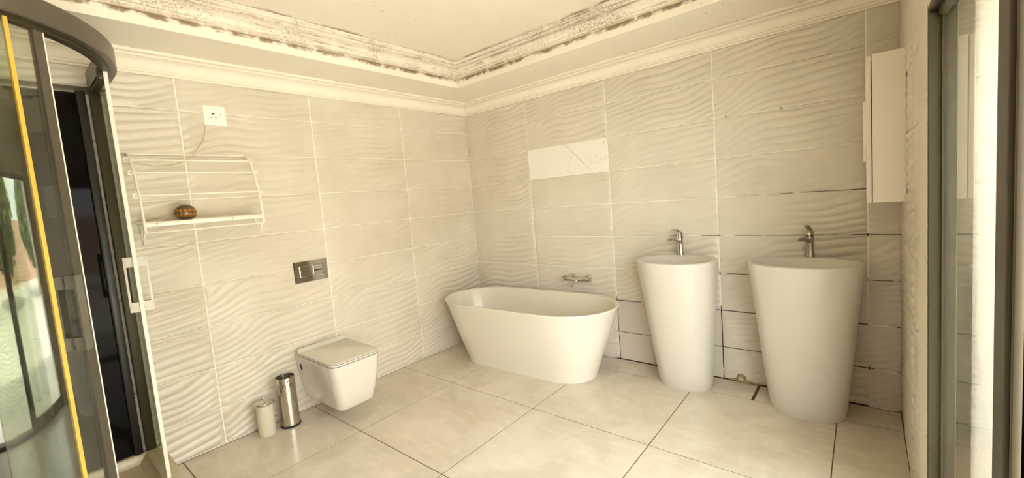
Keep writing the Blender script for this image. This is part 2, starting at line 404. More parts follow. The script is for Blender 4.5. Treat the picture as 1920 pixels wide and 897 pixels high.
# left wall: u runs +y from the front towards the corner
Lb = [0.7667+0.753*k for k in range(4)]
lcols = [0, D_-Lb[3], D_-Lb[2], D_-Lb[1], D_-Lb[0], D_]
lay(wl, lcols, (0, -D_, 0), PI/2, lambda c, r: (c*5+r*3) % 7, g0)
bcols = [0, 0.7295, 1.4795, 2.2295, 2.9795, W_]
def bspec(c, r):
    if c == 1 and r == 6: return 'marble'
    if c == 2 and r in (0, 1): return 'plain'
    return (c*3+r*4+2) % 7
def bgap(c, r):
    gl = gr = 0.0024; gb = gt = 0.0016
    if r <= 1 and c == 2: gl = gr = 0.0035
    if r <= 1 and c == 3: gl = 0.0030
    if r <= 1 and c >= 2: gt = 0.0030
    if r == 2 and c >= 2: gb = 0.0026
    if c >= 3 and r <= 4: gt = max(gt, 0.0018); gb = max(gb, 0.0018)
    return gl, gr, gb, gt
lay(wb, bcols, (0, 0, 0), 0, bspec, bgap)
lay(wr, [0.0, 0.75, 0.90], (W_, 0, 0), -PI/2, lambda c, r: (c*2+r*5+1) % 7, g0)

# floor tiles -----------------------------------------------------------------
FX = [0.006, 0.6012, 1.3485, 2.0958, 2.8432, W_-0.004]; FY = [0.228, 0.9858, 1.741, 2.487, 3.24, D_]
def ftile(x0, x1, y0, y1, g=0.0022):
    w, d = x1-x0-2*g, y1-y0-2*g; key = ('f', round(w, 3), round(d, 3))
    if key not in MESH:
        e = 0.0012; b = MB()
        b.loft([[(0, 0, -REC), (w, 0, -REC), (w, d, -REC), (0, d, -REC)], [(0, 0, -e), (w, 0, -e), (w, d, -e), (0, d, -e)], [(e, e, 0), (w-e, e, 0), (w-e, d-e, 0), (e, d-e, 0)]], (False, True))
        me = bpy.data.meshes.new('floor_tile'); me.from_pydata(b.v, [], b.f); finish(me, 20); me.materials.append(M['floor']); MESH[key] = me
    o = bpy.data.objects.new('floor_tile', MESH[key]); COL.objects.link(o); o.parent = fl; o.location = (x0+g, -y1+g, 0)
for i in range(5):
    for j in range(5): ftile(FX[i], FX[i+1], FY[j], FY[j+1])
SX = [0.006, 0.6012, 1.3485, 2.03, 2.438, 2.8432, W_-0.004]
for i in range(6):
    x0, x1 = SX[i], SX[i+1]
    if i == 3: x1 -= 0.006
    if i == 4: x0 += 0.006
    ftile(x0, x1, 0.005, 0.228)

# ceiling, bulkhead, mouldings ----------------------------------------------------
FXL, FYB = 0.417, 0.47; ZS, ZC = 2.26, 2.43
ce = struct(MB().box(-TH, W_+TH, -D_-TH, TH, ZC, 2.62).build('ceiling', M['ceil']), 'stained cream ceiling inside a recessed tray', 'ceiling')
b = MB(); xo0, xo1, yo0, yo1 = -REC, W_+REC, -D_, REC; xi0, xi1, yi0, yi1 = FXL, W_-FXL, -D_+FYB, -FYB
b.add([(xo0, yo0, ZS), (xo1, yo0, ZS), (xo1, yo1, ZS), (xo0, yo1, ZS), (xi0, yi0, ZS), (xi1, yi0, ZS), (xi1, yi1, ZS), (xi0, yi1, ZS),
       (xi0, yi0, ZC), (xi1, yi0, ZC), (xi1, yi1, ZC), (xi0, yi1, ZC), (xo0, yo0, ZC), (xo1, yo0, ZC), (xo1, yo1, ZC), (xo0, yo1, ZC)],
      [(0, 4, 5, 1), (1, 5, 6, 2), (2, 6, 7, 3), (3, 7, 4, 0), (4, 8, 9, 5), (5, 9, 10, 6), (6, 10, 11, 7), (7, 11, 8, 4),
       (0, 1, 13, 12), (1, 2, 14, 13), (2, 3, 15, 14), (3, 0, 12, 15), (12, 13, 9, 8), (13, 14, 10, 9), (14, 15, 11, 10), (15, 12, 8, 11)])
bk = b.build('bulkhead', M['bulk'], ce, 20)
def moulding(name, prof, side, x0, x1, y0, y1, mat, label):
    """prof: (d, z) measured from the wall; the run is mitred at both ends"""
    R = {'left': lambda d: ((x0+d, y1-d), (x0+d, y0+d)), 'back': lambda d: ((x0+d, y1-d), (x1-d, y1-d)),
         'right': lambda d: ((x1-d, y1-d), (x1-d, y0+d)), 'front': lambda d: ((x0+d, y0+d), (x1-d, y0+d))}[side]
    A = []; B = []
    for d, z in prof:
        p, q = R(d); A.append((p[0], p[1], z)); B.append((q[0], q[1], z))
    o = MB().loft([A, B]).build(name, mat, None, 25); return struct(o, label, 'moulding')
cove = lambda d0, z0, d1, z1, n=7: [(d0+(d1-d0)*(1-math.cos(PI/2*i/n)), z0+(z1-z0)*math.sin(PI/2*i/n)) for i in range(n+1)]
prof1 = [(-0.002, 2.149), (0.012, 2.149), (0.014, 2.156), (0.010, 2.160), (0.019, 2.163), (0.020, 2.173), (0.013, 2.176)]+cove(0.016, 2.178, 0.052, 2.222)+[(0.052, 2.225), (0.045, 2.227), (0.060, 2.230), (0.062, 2.240), (0.055, 2.243), (0.074, 2.246), (0.075, 2.2605), (-0.002, 2.2605)]
prof2 = [(-0.002, 2.318), (0.014, 2.318), (0.018, 2.326), (0.010, 2.332), (0.021, 2.336), (0.024, 2.345), (0.016, 2.348)]+cove(0.020, 2.349, 0.064, 2.384)+[(0.064, 2.387), (0.056, 2.390), (0.076, 2.393), (0.083, 2.400), (0.072, 2.405), (0.092, 2.409), (0.105, 2.420), (0.105, 2.4302), (-0.002, 2.4302)]
nm = {'left': 'above the toilet wall', 'back': 'above the basins wall', 'right': 'above the sliding door', 'front': 'behind the photographer'}
for k, sd in enumerate(('left', 'back', 'right', 'front')):
    moulding('trim_%d' % (k+1), prof1, sd, 0, W_, -D_, 0, M['cornice'], 'cream plaster cornice '+nm[sd])
for k, sd in enumerate(('left', 'back', 'right', 'front')):
    moulding('trim_%d' % (k+5), prof2, sd, FXL, W_-FXL, -D_+FYB, -FYB, M['mould'], 'mould-stained ceiling tray moulding '+nm[sd])

MB().tube([(FXL+0.012, -FYB-0.012, 2.335), (FXL+0.010, -FYB-0.010, 2.30), (FXL+0.012, -FYB-0.011, 2.285), (FXL+0.010, -FYB-0.010, 2.272)], [0.005, 0.004, 0.006, 0.003], 8).build('paint_drip', M['cornice'], ce)
for hx, hz in ((2.301, 1.728), (2.596, 1.7235)):
    MB().lathe([(0.0065, 0.0), (0.006, 0.0035), (0.003, 0.0038)], (hx, 0, hz), 12, 'y').build('wall_plug', M['putty'], wb)

# sliding glass door in the right wall ---------------------------------------------
dr = bpy.data.objects.new('door_1', None); COL.objects.link(dr); struct(dr, 'bronze-framed sliding glass door at the right', 'door'); dr.location = (W_, DOOR_Y0, 0)
def dpart(b, name, mat, angle=35):
    o = b.build(name, mat, None, angle); o.parent = dr; o.location = -dr.location; return o
XG = 3.148
dpart(MB().rbox(3.116, 3.21, DOOR_Y0-0.010, DOOR_Y0, 0, DOOR_H, 0.002), 'jamb', M['frame'])
dpart(MB().rbox(3.118, 3.21, DOOR_Y1, DOOR_Y1+0.04, 0, DOOR_H, 0.003), 'jamb', M['frame'])
dpart(MB().rbox(3.116, 3.21, DOOR_Y1, DOOR_Y0, DOOR_H-0.015, DOOR_H, 0.003), 'head_rail', M['frame'])
dpart(MB().rbox(3.118, 3.21, DOOR_Y1, DOOR_Y0, 0, 0.03, 0.003), 'sill_track', M['frame'])
dpart(MB().rbox(3.143, 3.166, DOOR_Y0-0.022, DOOR_Y0-0.008, 0.03, DOOR_H-0.015, 0.002), 'stile', M['frame'])
dpart(MB().rbox(3.136, 3.166, -2.24, DOOR_Y0-0.012, DOOR_H-0.035, DOOR_H-0.014, 0.003), 'top_rail', M['frame'])
dpart(MB().rbox(3.136, 3.166, -2.24, DOOR_Y0-0.012, 0.03, 0.08, 0.003), 'bottom_rail', M['frame'])
b = MB(); b.rbox(3.102, 3.166, -2.242, -2.118, 0.03, DOOR_H-0.016, 0.004).rbox(3.0965, 3.108, -2.212, -2.203, 0.03, DOOR_H-0.016, 0.003).rbox(3.098, 3.112, -2.242, -2.232, 0.03, DOOR_H-0.016, 0.003)
dpart(b, 'meeting_stile', M['frame'])
dpart(MB().box(3.112, 3.146, -2.120, -2.112, 0.08, DOOR_H-0.035), 'gasket', M['frame_gasket'])
dpart(MB().box(XG-0.002, XG+0.002, -2.16, DOOR_Y0-0.016, 0.07, DOOR_H-0.03), 'pane', M['pane'])

# outside, seen in reflections, source of bounced light, and a wall added behind the pane -----------------
struct(MB().box(W_+TH, 18, -14, 14, -0.25, -0.06).build('terrace', M['terrace']), 'sunlit pale paving outside the sliding door', 'paving')
struct(MB().box(17.0, 17.2, -14, 14, -0.06, 1.9).build('wall_yard', M['yard_wall']), 'low brick-red garden wall across the terrace', 'wall')
struct(MB().box(W_+TH, 7.6, 3.6, 3.8, -0.06, 3.4).build('wall_backdrop_added', M['backdrop_grey']), 'grey wall added outside to dim the view through the door pane', 'wall')  # added backdrop, keeps the view through the door glass a mid-tone
def tree(x, y, h, r, label, seed):
    rr = random.Random(seed); t = thing('garden_tree', label, 'tree', (x, y, -0.06), 'garden trees past the terrace')
    MB().tube([(0, 0, 0), (0.05, 0.03, h*0.3), (-0.04, 0.06, h*0.6)], [0.11, 0.09, 0.05], 8).build('trunk', M['bark'], t)
    b = MB()
    for k in range(1500):
        v = Vector((rr.gauss(0, 1), rr.gauss(0, 1), rr.gauss(0, 1))).normalized()*r*rr.uniform(0.6, 1.0)
        c = Vector((v.x, v.y, h*0.62+v.z*h*0.42/r)); d = Vector((rr.gauss(0, 1), rr.gauss(0, 1), rr.gauss(0, 1))).normalized(); e = d.orthogonal().normalized()*0.11; d = d*0.16
        b.add([c-d, c+e, c+d, c-e], [(0, 1, 2, 3)])
    me = bpy.data.meshes.new('foliage'); me.from_pydata(b.v, [], b.f); f = link('foliage', me, M['leaf'], t); f['kind'] = 'stuff'
tree(11.4, 4.9, 3.0, 1.3, 'leafy green tree past the terrace, nearest the house end', 1)
tree(11.0, 0.9, 3.2, 1.4, 'leafy green tree past the terrace, facing the open doorway', 2)
tree(10.5, -3.4, 3.2, 1.4, 'leafy green tree past the terrace, at the far corner', 3)

# ------------------------------------------------------------------ bathtub
def oval(cx, cy, a, bb, z, n=72, e=2.6, rot=0.0):
    R = []
    for k in range(n):
        t = 2*PI*k/n; ct, st = math.cos(t), math.sin(t)
        x = a*math.copysign(abs(ct)**(2/e), ct); y = bb*math.copysign(abs(st)**(2/e), st)
        R.append((cx+x*math.cos(rot)-y*math.sin(rot), cy+x*math.sin(rot)+y*math.cos(rot), z))
    return R
def stadium(cx, cy, a, bb, z, rot=0.0, n=24, k=1.0):
    """rounded plan: straight long sides, half-round ends flattened by k"""
    R = []; s = a-bb*k
    for i in range(n+1):
        t = -PI/2+PI*i/n; R.append((s+bb*k*math.cos(t), bb*math.sin(t)))
    for i in range(n+1):
        t = PI/2+PI*i/n; R.append((-s+bb*k*math.cos(t), bb*math.sin(t)))
    return [(cx+x*math.cos(rot)-y*math.sin(rot), cy+x*math.sin(rot)+y*math.cos(rot), z) for x, y in R]
tb = thing('bathtub', 'freestanding cream bathtub with tapered sides in the corner', 'bathtub', (0.889, -0.42, 0))
HB = 0.525; rings = []
for t, z in ((0, 0.0), (0.0, 0.006), (0.12, 0.07), (0.4, 0.21), (0.7, 0.37), (0.95, HB-0.022), (1.0, HB-0.008), (1.005, HB-0.003), (0.995, HB)):
    rings.append(stadium(0, 0, 0.585+0.186*t, 0.205+0.130*t, z, 0.03, k=1.2))
for a, bb, z in ((0.757, 0.321, HB), (0.746, 0.310, HB-0.004), (0.739, 0.303, HB-0.02), (0.70, 0.275, 0.36), (0.64, 0.235, 0.20), (0.58, 0.19, 0.12), (0.48, 0.12, 0.092), (0.2, 0.03, 0.085)):
    rings.append(stadium(0, 0, a, bb, z, 0.03, k=1.2))
MB().loft(rings).build('shell', M['bath'], tb, 40)
MB().lathe([(0.024, 0.086), (0.028, 0.090), (0.022, 0.094)], (0.0, 0.0, 0)).build('waste', M['chrome'], tb)

# ------------------------------------------------------------------ bath mixer tap on the wall
bt = thing('bath_mixer_tap', 'chrome wall-mounted bath mixer tap with cross handles', 'tap', (1.17, 0, 0.63))
for xx in (-0.072, 0.072):
    MB().lathe([(0.034, 0.0), (0.033, 0.008), (0.026, 0.020), (0.014, 0.026), (0.013, 0.055)], (xx, 0, 0), axis='y', n=28).build('wall_flange', M['chrome'], bt, 30)
b = MB(); b.tube([(-0.10, -0.062, 0), (-0.075, -0.062, 0), (-0.03, -0.062, -0.002), (0.03, -0.062, -0.002), (0.075, -0.062, 0), (0.10, -0.062, 0)], [0.013, 0.018, 0.016, 0.016, 0.018, 0.013], 14)
b.build('mixer_body', M['chrome'], bt)
MB().tube([(0, -0.07, -0.006), (0, -0.10, -0.014), (0, -0.14, -0.030), (0, -0.155, -0.044)], [0.013, 0.012, 0.011, 0.010], 12).build('spout', M['chrome'], bt)
for sx in (-1, 1):
    hd = MB().tube([(sx*0.098, -0.062, 0), (sx*0.125, -0.064, 0)], 0.010, 12).build('handle', M['chrome'], bt)
    b = MB()
    for a in (PI/4, -PI/4):
        dy, dz = 0.026*math.cos(a), 0.026*math.sin(a)
        b.tube([(sx*0.122, -0.064-dy, -dz), (sx*0.122, -0.064+dy, dz)], [0.0048, 0.0042], 8)
    for a in range(4):
        aa = PI/4+a*PI/2; b.sphere((sx*0.122, -0.064+0.026*math.cos(aa), 0.026*math.sin(aa)), 0.006, 8, 6)
    b.build('cross_grip', M['chrome'], hd)

# ------------------------------------------------------------------ pedestal basins and their taps
def basin(label, cx, cy, rot, a, bb, a2, b2, dy):
    t = thing('pedestal_basin', label, 'basin', (cx, cy, 0), 'freestanding pedestal basins')
    H = 0.855; rings = []
    for k in range(10):
        f = k/9; z = H*f; g = f**0.95
        rings.append(oval(0, dy*(1-f), a2+(a-a2)*g, b2+(bb-b2)*g, z, 72, 2.15, rot))
    rings[0] = oval(0, dy, a2-0.004, b2-0.004, 0, 72, 2.15, rot); rings.insert(1, oval(0, dy, a2, b2, 0.006, 72, 2.15, rot))
    rings[-1] = oval(0, 0, a, bb, H-0.005, 72, 2.15, rot)
    rings.append(oval(0, 0, a-0.004, bb-0.004, H, 72, 2.15, rot))
    MB().loft(rings, (True, False)).build('pedestal', M['basin'], t, 40)
    # rim and bowl; the rim is wider at the back, where the tap stands
    R = [oval(0, 0, a-0.004, bb-0.004, H, 72, 2.15, rot)]
    for ia, ib, z in ((a-0.024, bb-0.038, H+0.0004), (a-0.030, bb-0.044, H-0.006), (a-0.040, bb-0.055, H-0.03), (a-0.070, bb-0.080, H-0.085), (a-0.12, bb-0.115, H-0.125), (0.06, 0.05, H-0.14), (0.022, 0.022, H-0.142)):
        R.append(oval(0, -0.022, ia, ib, z, 72, 2.15, rot))
    MB().loft(R, (False, True)).build('bowl', M['basin'], t, 40)
    MB().lathe([(0.020, H-0.143), (0.022, H-0.137), (0.010, H-0.134)], (0, -0.022, 0), 24).build('waste', M['chrome'], t)
    return t
basin('cream tapered oval pedestal basin nearer the bathtub', 2.035, -0.262, 0.0, 0.245, 0.205, 0.165, 0.135, 0.085)
basin('cream tapered oval pedestal basin nearer the wall cabinet', 2.705, -0.235, 0.0, 0.262, 0.205, 0.178, 0.15, 0.045)

def basin_tap(label, x, y, z, rot, mat, lever):
    t = thing('basin_tap', label, 'tap', (x, y, z), 'basin taps'); t.rotation_euler = (0, 0, rot)
    rings = []
    for h, a, bb, off in ((0, 0.0235, 0.0235, 0), (0.004, 0.0235, 0.0235, 0), (0.02, 0.0205, 0.021, 0), (0.06, 0.018, 0.0185, -0.001), (0.095, 0.0185, 0.0195, -0.003), (0.115, 0.0205, 0.022, -0.004), (0.122, 0.0200, 0.0215, -0.004)):
        rings.append(oval(0, off, a, bb, h, 24, 2.2))
    MB().loft(rings).build('column', mat, t, 40)
    rings = []
    for k in range(9):        # spout: flattened tube reaching over the bowl
        f = k/8; y0 = -0.006-0.112*f; z0 = 0.090+0.034*math.sin(f*PI*0.62)-0.010*f
        w, hh = 0.0165-0.002*f, 0.013-0.005*f
        rings.append([(w*math.cos(2*PI*j/16), y0-0.3*hh*math.sin(2*PI*j/16), z0+hh*math.sin(2*PI*j/16)) for j in range(16)])
    MB().loft(rings).build('spout', mat, t, 50)
    MB().lathe([(0.0215, 0.122), (0.0205, 0.124), (0.0205, 0.126), (0.0195, 0.126)], (0, -0.004, 0), 24).build('collar', M['black'], t)
    rings = []                # lever cap rising to the raised handle
    for h, a, bb, off in ((0.1262, 0.0200, 0.0215, -0.004), (0.138, 0.0195, 0.0215, -0.004), (0.150, 0.0170, 0.0190, -0.002), (0.158, 0.0120, 0.0130, 0.0)):
        rings.append(oval(0, off, a, bb, h, 24, 2.2))
    lv = MB().loft(rings).build('lever', mat, t, 50)
    pts = lever; rings = []
    for i, (yy, zz, w, hh) in enumerate(pts):
        rings.append([(w*math.cos(2*PI*j/14), yy+hh*0.5*math.sin(2*PI*j/14), zz+hh*math.sin(2*PI*j/14)) for j in range(14)])
    MB().loft(rings).build('lever_blade', mat, lv, 50)
    return t
lev = [(0.010, 0.146, 0.012, 0.007), (-0.008, 0.160, 0.0125, 0.006), (-0.030, 0.172, 0.013, 0.005), (-0.055, 0.179, 0.0135, 0.0038), (-0.078, 0.180, 0.0125, 0.003), (-0.090, 0.178, 0.007, 0.002)]
lev2 = [(0.012, 0.146, 0.013, 0.008), (-0.004, 0.160, 0.0135, 0.007), (-0.016, 0.171, 0.014, 0.006), (-0.026, 0.180, 0.0145, 0.005), (-0.036, 0.186, 0.013, 0.004), (-0.042, 0.187, 0.008, 0.002)]
basin_tap('bright chrome lever tap on the basin nearer the bathtub', 2.015, -0.092, 0.8545, -0.35, M['chrome'], lev)
basin_tap('dull chrome lever tap on the basin nearer the wall cabinet', 2.726, -0.068, 0.8545, -0.30, M['dull_chrome'], lev2)

# ------------------------------------------------------------------ wall cabinet
cb = thing('wall_cabinet', 'narrow white wall cabinet hung beside the sliding door', 'cabinet', (W_, -0.41, 1.172))
MB().rbox(-0.117, -0.004, 0, 0.34, 0, 0.667, 0.002).build('carcass', M['cabinet'], cb)
dd = MB().rbox(-0.139, -0.1205, 0, 0.34, 0.0, 0.662, 0.002).build('door', M['cabinet'], cb)
MB().rbox(-0.1495, -0.1385, 0.002, 0.022, 0.192, 0.463, 0.002).build('handle', M['cabinet'], dd)

# ------------------------------------------------------------------ toilet
def rrect(x0, x1, hw, z, r, rb=0.012, yc=0.0, n=8):
    P = []
    for cx, cy, a0, rr in ((x1-r, hw-r, 0, r), (x0+rb, hw-rb, PI/2, rb), (x0+rb, -hw+rb, PI, rb), (x1-r, -hw+r, 1.5*PI, r)):
        for i in range(n+1):
            a = a0+PI/2*i/n; P.append((cx+rr*math.cos(a), yc+cy+rr*math.sin(a), z))
    return P
tl = thing('toilet', 'white wall-hung toilet with closed square lid', 'toilet', (0, -1.662, 0))
R = []
for x0, x1, hw, z, r in ((0.006, 0.40, 0.085, 0.086, 0.05), (0.006, 0.440, 0.105, 0.087, 0.05), (0.005, 0.470, 0.118, 0.094, 0.055), (0.004, 0.487, 0.127, 0.112, 0.055), (0.003, 0.500, 0.138, 0.18, 0.055), (0.003, 0.512, 0.150, 0.25, 0.055), (0.003, 0.522, 0.161, 0.33, 0.055), (0.003, 0.527, 0.167, 0.385, 0.055), (0.003, 0.527, 0.167, 0.393, 0.055), (0.005, 0.523, 0.163, 0.398, 0.053)):
    f = max(0, min(1, (z-0.10)/0.29)); R.append(rrect(x0, x1, hw, z, r))
MB().loft(R).build('bowl', M['ceramic'], tl, 40)
MB().loft([rrect(0.048, 0.5262, 0.1652, 0.3980, 0.052), rrect(0.048, 0.5262, 0.1652, 0.4022, 0.052)]).build('gap_ring', M['gap_grey'], tl)  # dark grey ring drawn as the gap line under the seat
MB().loft([rrect(0.045, 0.526, 0.165, 0.402, 0.052), rrect(0.045, 0.528, 0.167, 0.404, 0.054), rrect(0.045, 0.528, 0.167, 0.410, 0.054), rrect(0.045, 0.526, 0.165, 0.412, 0.052)]).build('seat', M['ceramic'], tl, 40)
MB().loft([rrect(0.05, 0.5258, 0.1648, 0.4115, 0.052), rrect(0.05, 0.5258, 0.1648, 0.4155, 0.052)]).build('gap_ring', M['gap_grey'], tl)  # dark grey ring drawn as the gap line under the lid
ld = MB().loft([rrect(0.045, 0.526, 0.165, 0.4152, 0.052), rrect(0.045, 0.529, 0.168, 0.417, 0.055), rrect(0.045, 0.529, 0.168, 0.421, 0.055), rrect(0.047, 0.524, 0.163, 0.424, 0.05)]).build('lid', M['lid'], tl, 40)
prof = [(0.046, 0.412), (0.046, 0.440), (0.050, 0.444), (0.060, 0.444), (0.068, 0.440), (0.078, 0.428), (0.090, 0.4235), (0.090, 0.412)]
MB().loft([[(x, -0.166, z) for x, z in prof], [(x, 0.166, z) for x, z in prof]]).build('hinge_bar', M['ceramic'], ld, 50)
MB().loft([oval(0, 0, 0.0095, 0.026, z, 24, 2.4) for z in (0.0, 0.003)]).build('fixing_hole', M['dark_hole'], tl, 40, (0.075, -0.1590, 0.325), (PI/2+0.14, 0.12, 0))

fp = thing('flush_plate', 'chrome dual flush plate on the wall above the toilet', 'flush plate', (0, -1.648, 0.941))
b = MB(); q = lambda w, h, x: [(x, -w, -h), (x, w, -h), (x, w, h), (x, -w, h)]
b.loft([q(0.116, 0.0745, 0.001), q(0.116, 0.0745, 0.009), q(0.112, 0.0705, 0.013), q(0.083, 0.042, 0.013), q(0.081, 0.040, 0.007)])
b.build('plate', M['chrome'], fp, 20)
MB().rbox(0.006, 0.015, -0.079, 0.008, -0.038, 0.038, 0.003).build('button', M['chrome'], fp, 20)
MB().rbox(0.006, 0.015, 0.011, 0.079, -0.038, 0.038, 0.003).build('button', M['chrome'], fp, 20)
for ch in list(fp.children)[1:]:
    y0, y1 = (-0.076, 0.005) if ch.name == 'button' else (0.014, 0.076)
    MB().rbox(0.0145, 0.0175, y0, y1, -0.004, 0.004, 0.001).build('ridge', M['chrome'], ch, 20)

# ------------------------------------------------------------------ brush pot and perforated steel cylinder
bp = thing('toilet_brush_pot', 'milky plastic toilet brush pot with chrome lid', 'brush pot', (0.118, -2.083, 0))
MB().lathe([(0.043, 0.0), (0.047, 0.004), (0.046, 0.018), (0.0475, 0.022), (0.0475, 0.10), (0.0475, 0.196), (0.044, 0.196), (0.044, 0.19)], n=40).build('pot', M['clear_plastic'], bp, 40)
l2 = MB().lathe([(0.0545, 0.196), (0.056, 0.199), (0.056, 0.207), (0.054, 0.210), (0.010, 0.213), (0.0005, 0.2135)], n=40).build('lid', M['chrome'], bp, 30)
MB().lathe([(0.004, 0.212), (0.004, 0.221), (0.007, 0.224), (0.0085, 0.230), (0.006, 0.236), (0.0005, 0.238)], n=16).build('knob', M['chrome'], l2, 50)
pc = thing('perforated_steel_cylinder', 'tall open steel cylinder with a band of square holes', 'holder', (0.127, -1.948, 0))
b = MB(); n = 48; Rr = 0.054; hs = [0.012, 0.262, 0.268, 0.276, 0.282, 0.290, 0.296, 0.302, 0.308, 0.32]
holes = {1, 3, 6}     # rows of square holes between these heights
for rad in (Rr, Rr-0.0012):
    base = len(b.v)
    for h in hs:
        for k in range(n): b.v.append((rad*math.cos(2*PI*k/n), rad*math.sin(2*PI*k/n), h))
    for i in range(len(hs)-1):
        for k in range(n):
            pair = (k % 6) in (0, 2)
            if i in (1, 3) and pair: continue
            if i == 6 and k % 6 == 4: continue
            b.f.append((base+i*n+k, base+i*n+(k+1) % n, base+(i+1)*n+(k+1) % n, base+(i+1)*n+k))
b.build('wall', M['steel'], pc, 60)
MB().tube([(Rr*math.cos(2*PI*k/48), Rr*math.sin(2*PI*k/48), 0.32) for k in range(48)], 0.0014, 6, closed=True).build('rim', M['steel'], pc)
MB().lathe([(0.058, 0.0), (0.0595, 0.003), (0.0595, 0.009), (0.055, 0.013), (0.02, 0.013)], n=48).build('base_ring', M['black'], pc, 40)

# ------------------------------------------------------------------ wall socket and its cable
so = thing('wall_socket', 'white single wall socket with switch above the wire shelf', 'socket', (0, -2.100, 1.959))
MB().rbox(0.0005, 0.011, -0.0575, 0.0575, -0.0575, 0.0575, 0.003).build('faceplate', M['white_plate'], so)
sw = MB().rbox(0.0105, 0.0165, 0.026, 0.040, -0.014, 0.014, 0.002).build('switch', M['white_plate'], so)
for yy, zz, r in ((-0.008, 0.010, 0.0048), (-0.018, -0.012, 0.0034), (0.004, -0.012, 0.0034)):
    MB().lathe([(r, 0.0105), (r, 0.0118)], (0, yy, zz), 14, 'x').build('pin_hole', M['dark_hole'], so)
for zz in (0.040, -0.042): MB().lathe([(0.003, 0.0105), (0.0025, 0.012)], (0, 0.0, zz), 10, 'x').build('screw', M['steel'], so)
def spline(P, n=8):
    P = [Vector(p) for p in P]; P = [P[0]*2-P[1]]+P+[P[-1]*2-P[-2]]; out = []
    for i in range(1, len(P)-2):
        for k in range(n):
            t = k/n; a, b_, c, d = P[i-1:i+3]
            out.append(0.5*((2*b_)+(-a+c)*t+(2*a-5*b_+4*c-d)*t*t+(-a+3*b_-3*c+d)*t**3))
    return out+[P[-2]]
cpts = [(-2.155, 1.903, 0.012), (-2.158, 1.880, 0.013), (-2.170, 1.830, 0.015), (-2.205, 1.765, 0.020), (-2.255, 1.705, 0.024), (-2.32, 1.670, 0.024), (-2.39, 1.657, 0.022), (-2.44, 1.662, 0.022), (-2.485, 1.672, 0.022)]
tag(MB().tube(spline([(x, y, z) for y, z, x in cpts]), 0.0022, 6).build('cable', M['cable']), 'thin loose cable hanging from the wall socket', 'cable')

# ------------------------------------------------------------------ wire shelf
sh = thing('wire_shelf', 'cream wire wall shelf with curved rail guard', 'shelf', (0, -2.25, 1.30))
Y0, Y1, DP = -0.275, 0.275, 0.195
def arc_pt(f):       # side arm: leaves the wall at the top and bows out to the front edge
    a = f*PI/2; return (0.012+(DP-0.012)*math.sin(a), 0.005+0.415*(math.cos(a)))
arm = [arc_pt(i/16) for i in range(17)]
for yy in (Y0, Y1): MB().tube([(x, yy, z) for x, z in arm], 0.0058, 8).build('side_arm', M['white_wire'], sh)
MB().tube([(0.012, Y0, 0.425), (0.012, Y1, 0.425)], 0.0038, 8).build('rod', M['white_wire'], sh)
MB().tube([(0.010, Y0, 0.395), (0.010, Y1, 0.395)], 0.002, 8).build('rod', M['white_wire'], sh)
for f in (0.27, 0.47, 0.70):
    x, z = arc_pt(f)
    MB().tube([(x, Y0, z), (x, Y1, z)], 0.0046, 8).build('rod', M['white_wire'], sh)
    for yy in (Y0, Y1):
        sg = -1 if yy < 0 else 1; MB().tube([(x-0.002, yy+sg*(0.013+0.0095*math.cos(2*PI*k/14)), z+0.0095*math.sin(2*PI*k/14)) for k in range(14)], 0.0038, 6, closed=True).build('curl', M['white_wire'], sh)
MB().rbox(0.004, DP, Y0, Y1, 0.048, 0.052, 0.0015).rbox(DP-0.003, DP, Y0, Y1, 0.034, 0.056, 0.001).rbox(0.003, 0.007, Y0, Y1, 0.048, 0.066, 0.001).build('shelf_plate', M['white_wire'], sh)
for yy in (-0.225, 0.115): MB().lathe([(0.0036, DP-0.001), (0.0034, DP+0.0008)], (0, yy, 0.045), 10, 'x').build('screw_hole', M['dark_hole'], sh)
MB().tube([(DP, Y0, 0.003), (DP, Y1, 0.003)], 0.0038, 8).build('rod', M['white_wire'], sh)
for yy in (Y0, Y1):
    s_ = [(DP-0.004, 0.046), (DP-0.012, 0.040), (DP-0.028, 0.015), (DP-0.055, -0.030), (DP-0.075, -0.052), (DP-0.092, -0.052), (DP-0.112, -0.020), (DP-0.125, 0.020), (DP-0.118, 0.042), (DP-0.100, 0.044), (DP-0.088, 0.026), (DP-0.094, 0.006), (DP-0.110, 0.000)]
    MB().tube(spline([(x, yy, z) for x, z in s_], 5), 0.0042, 8).build('scroll_bracket', M['white_wire'], sh)
eg = MB().sphere((0, 0, 0), 0.045, 36, 20, (1.08, 1.12, 0.98)).build('patterned_gourd', M['gourd'], None, 80, (0.105, -2.330, 1.3966))
tag(eg, 'brown and orange diamond-patterned gourd on the wire shelf', 'ornament')

# ------------------------------------------------------------------ putty-plugged pipe at the floor between the basins
pp = thing('capped_pipe_stub', 'dirty putty-plugged pipe stub at floor between the basins', 'pipe', (2.335, -0.004, 0.0))
MB().lathe([(0.030, 0.0), (0.029, 0.008), (0.022, 0.016), (0.018, 0.017)], (0, 0, 0.026), axis='y', n=24).build('collar', M['putty'], pp)
MB().sphere((0, -0.014, 0.026), 0.017, 14, 8, (1, 0.7, 0.9)).build('plug', M['plug'], pp)
b = MB(); b.tube([(-0.085, 0, 0.008), (-0.05, -0.004, 0.012), (-0.02, -0.004, 0.014), (0.02, -0.004, 0.012), (0.06, -0.003, 0.008), (0.11, 0, 0.005)], [0.003, 0.007, 0.011, 0.011, 0.006, 0.003], 8)
b.build('putty_smear', M['putty'], pp, 60)

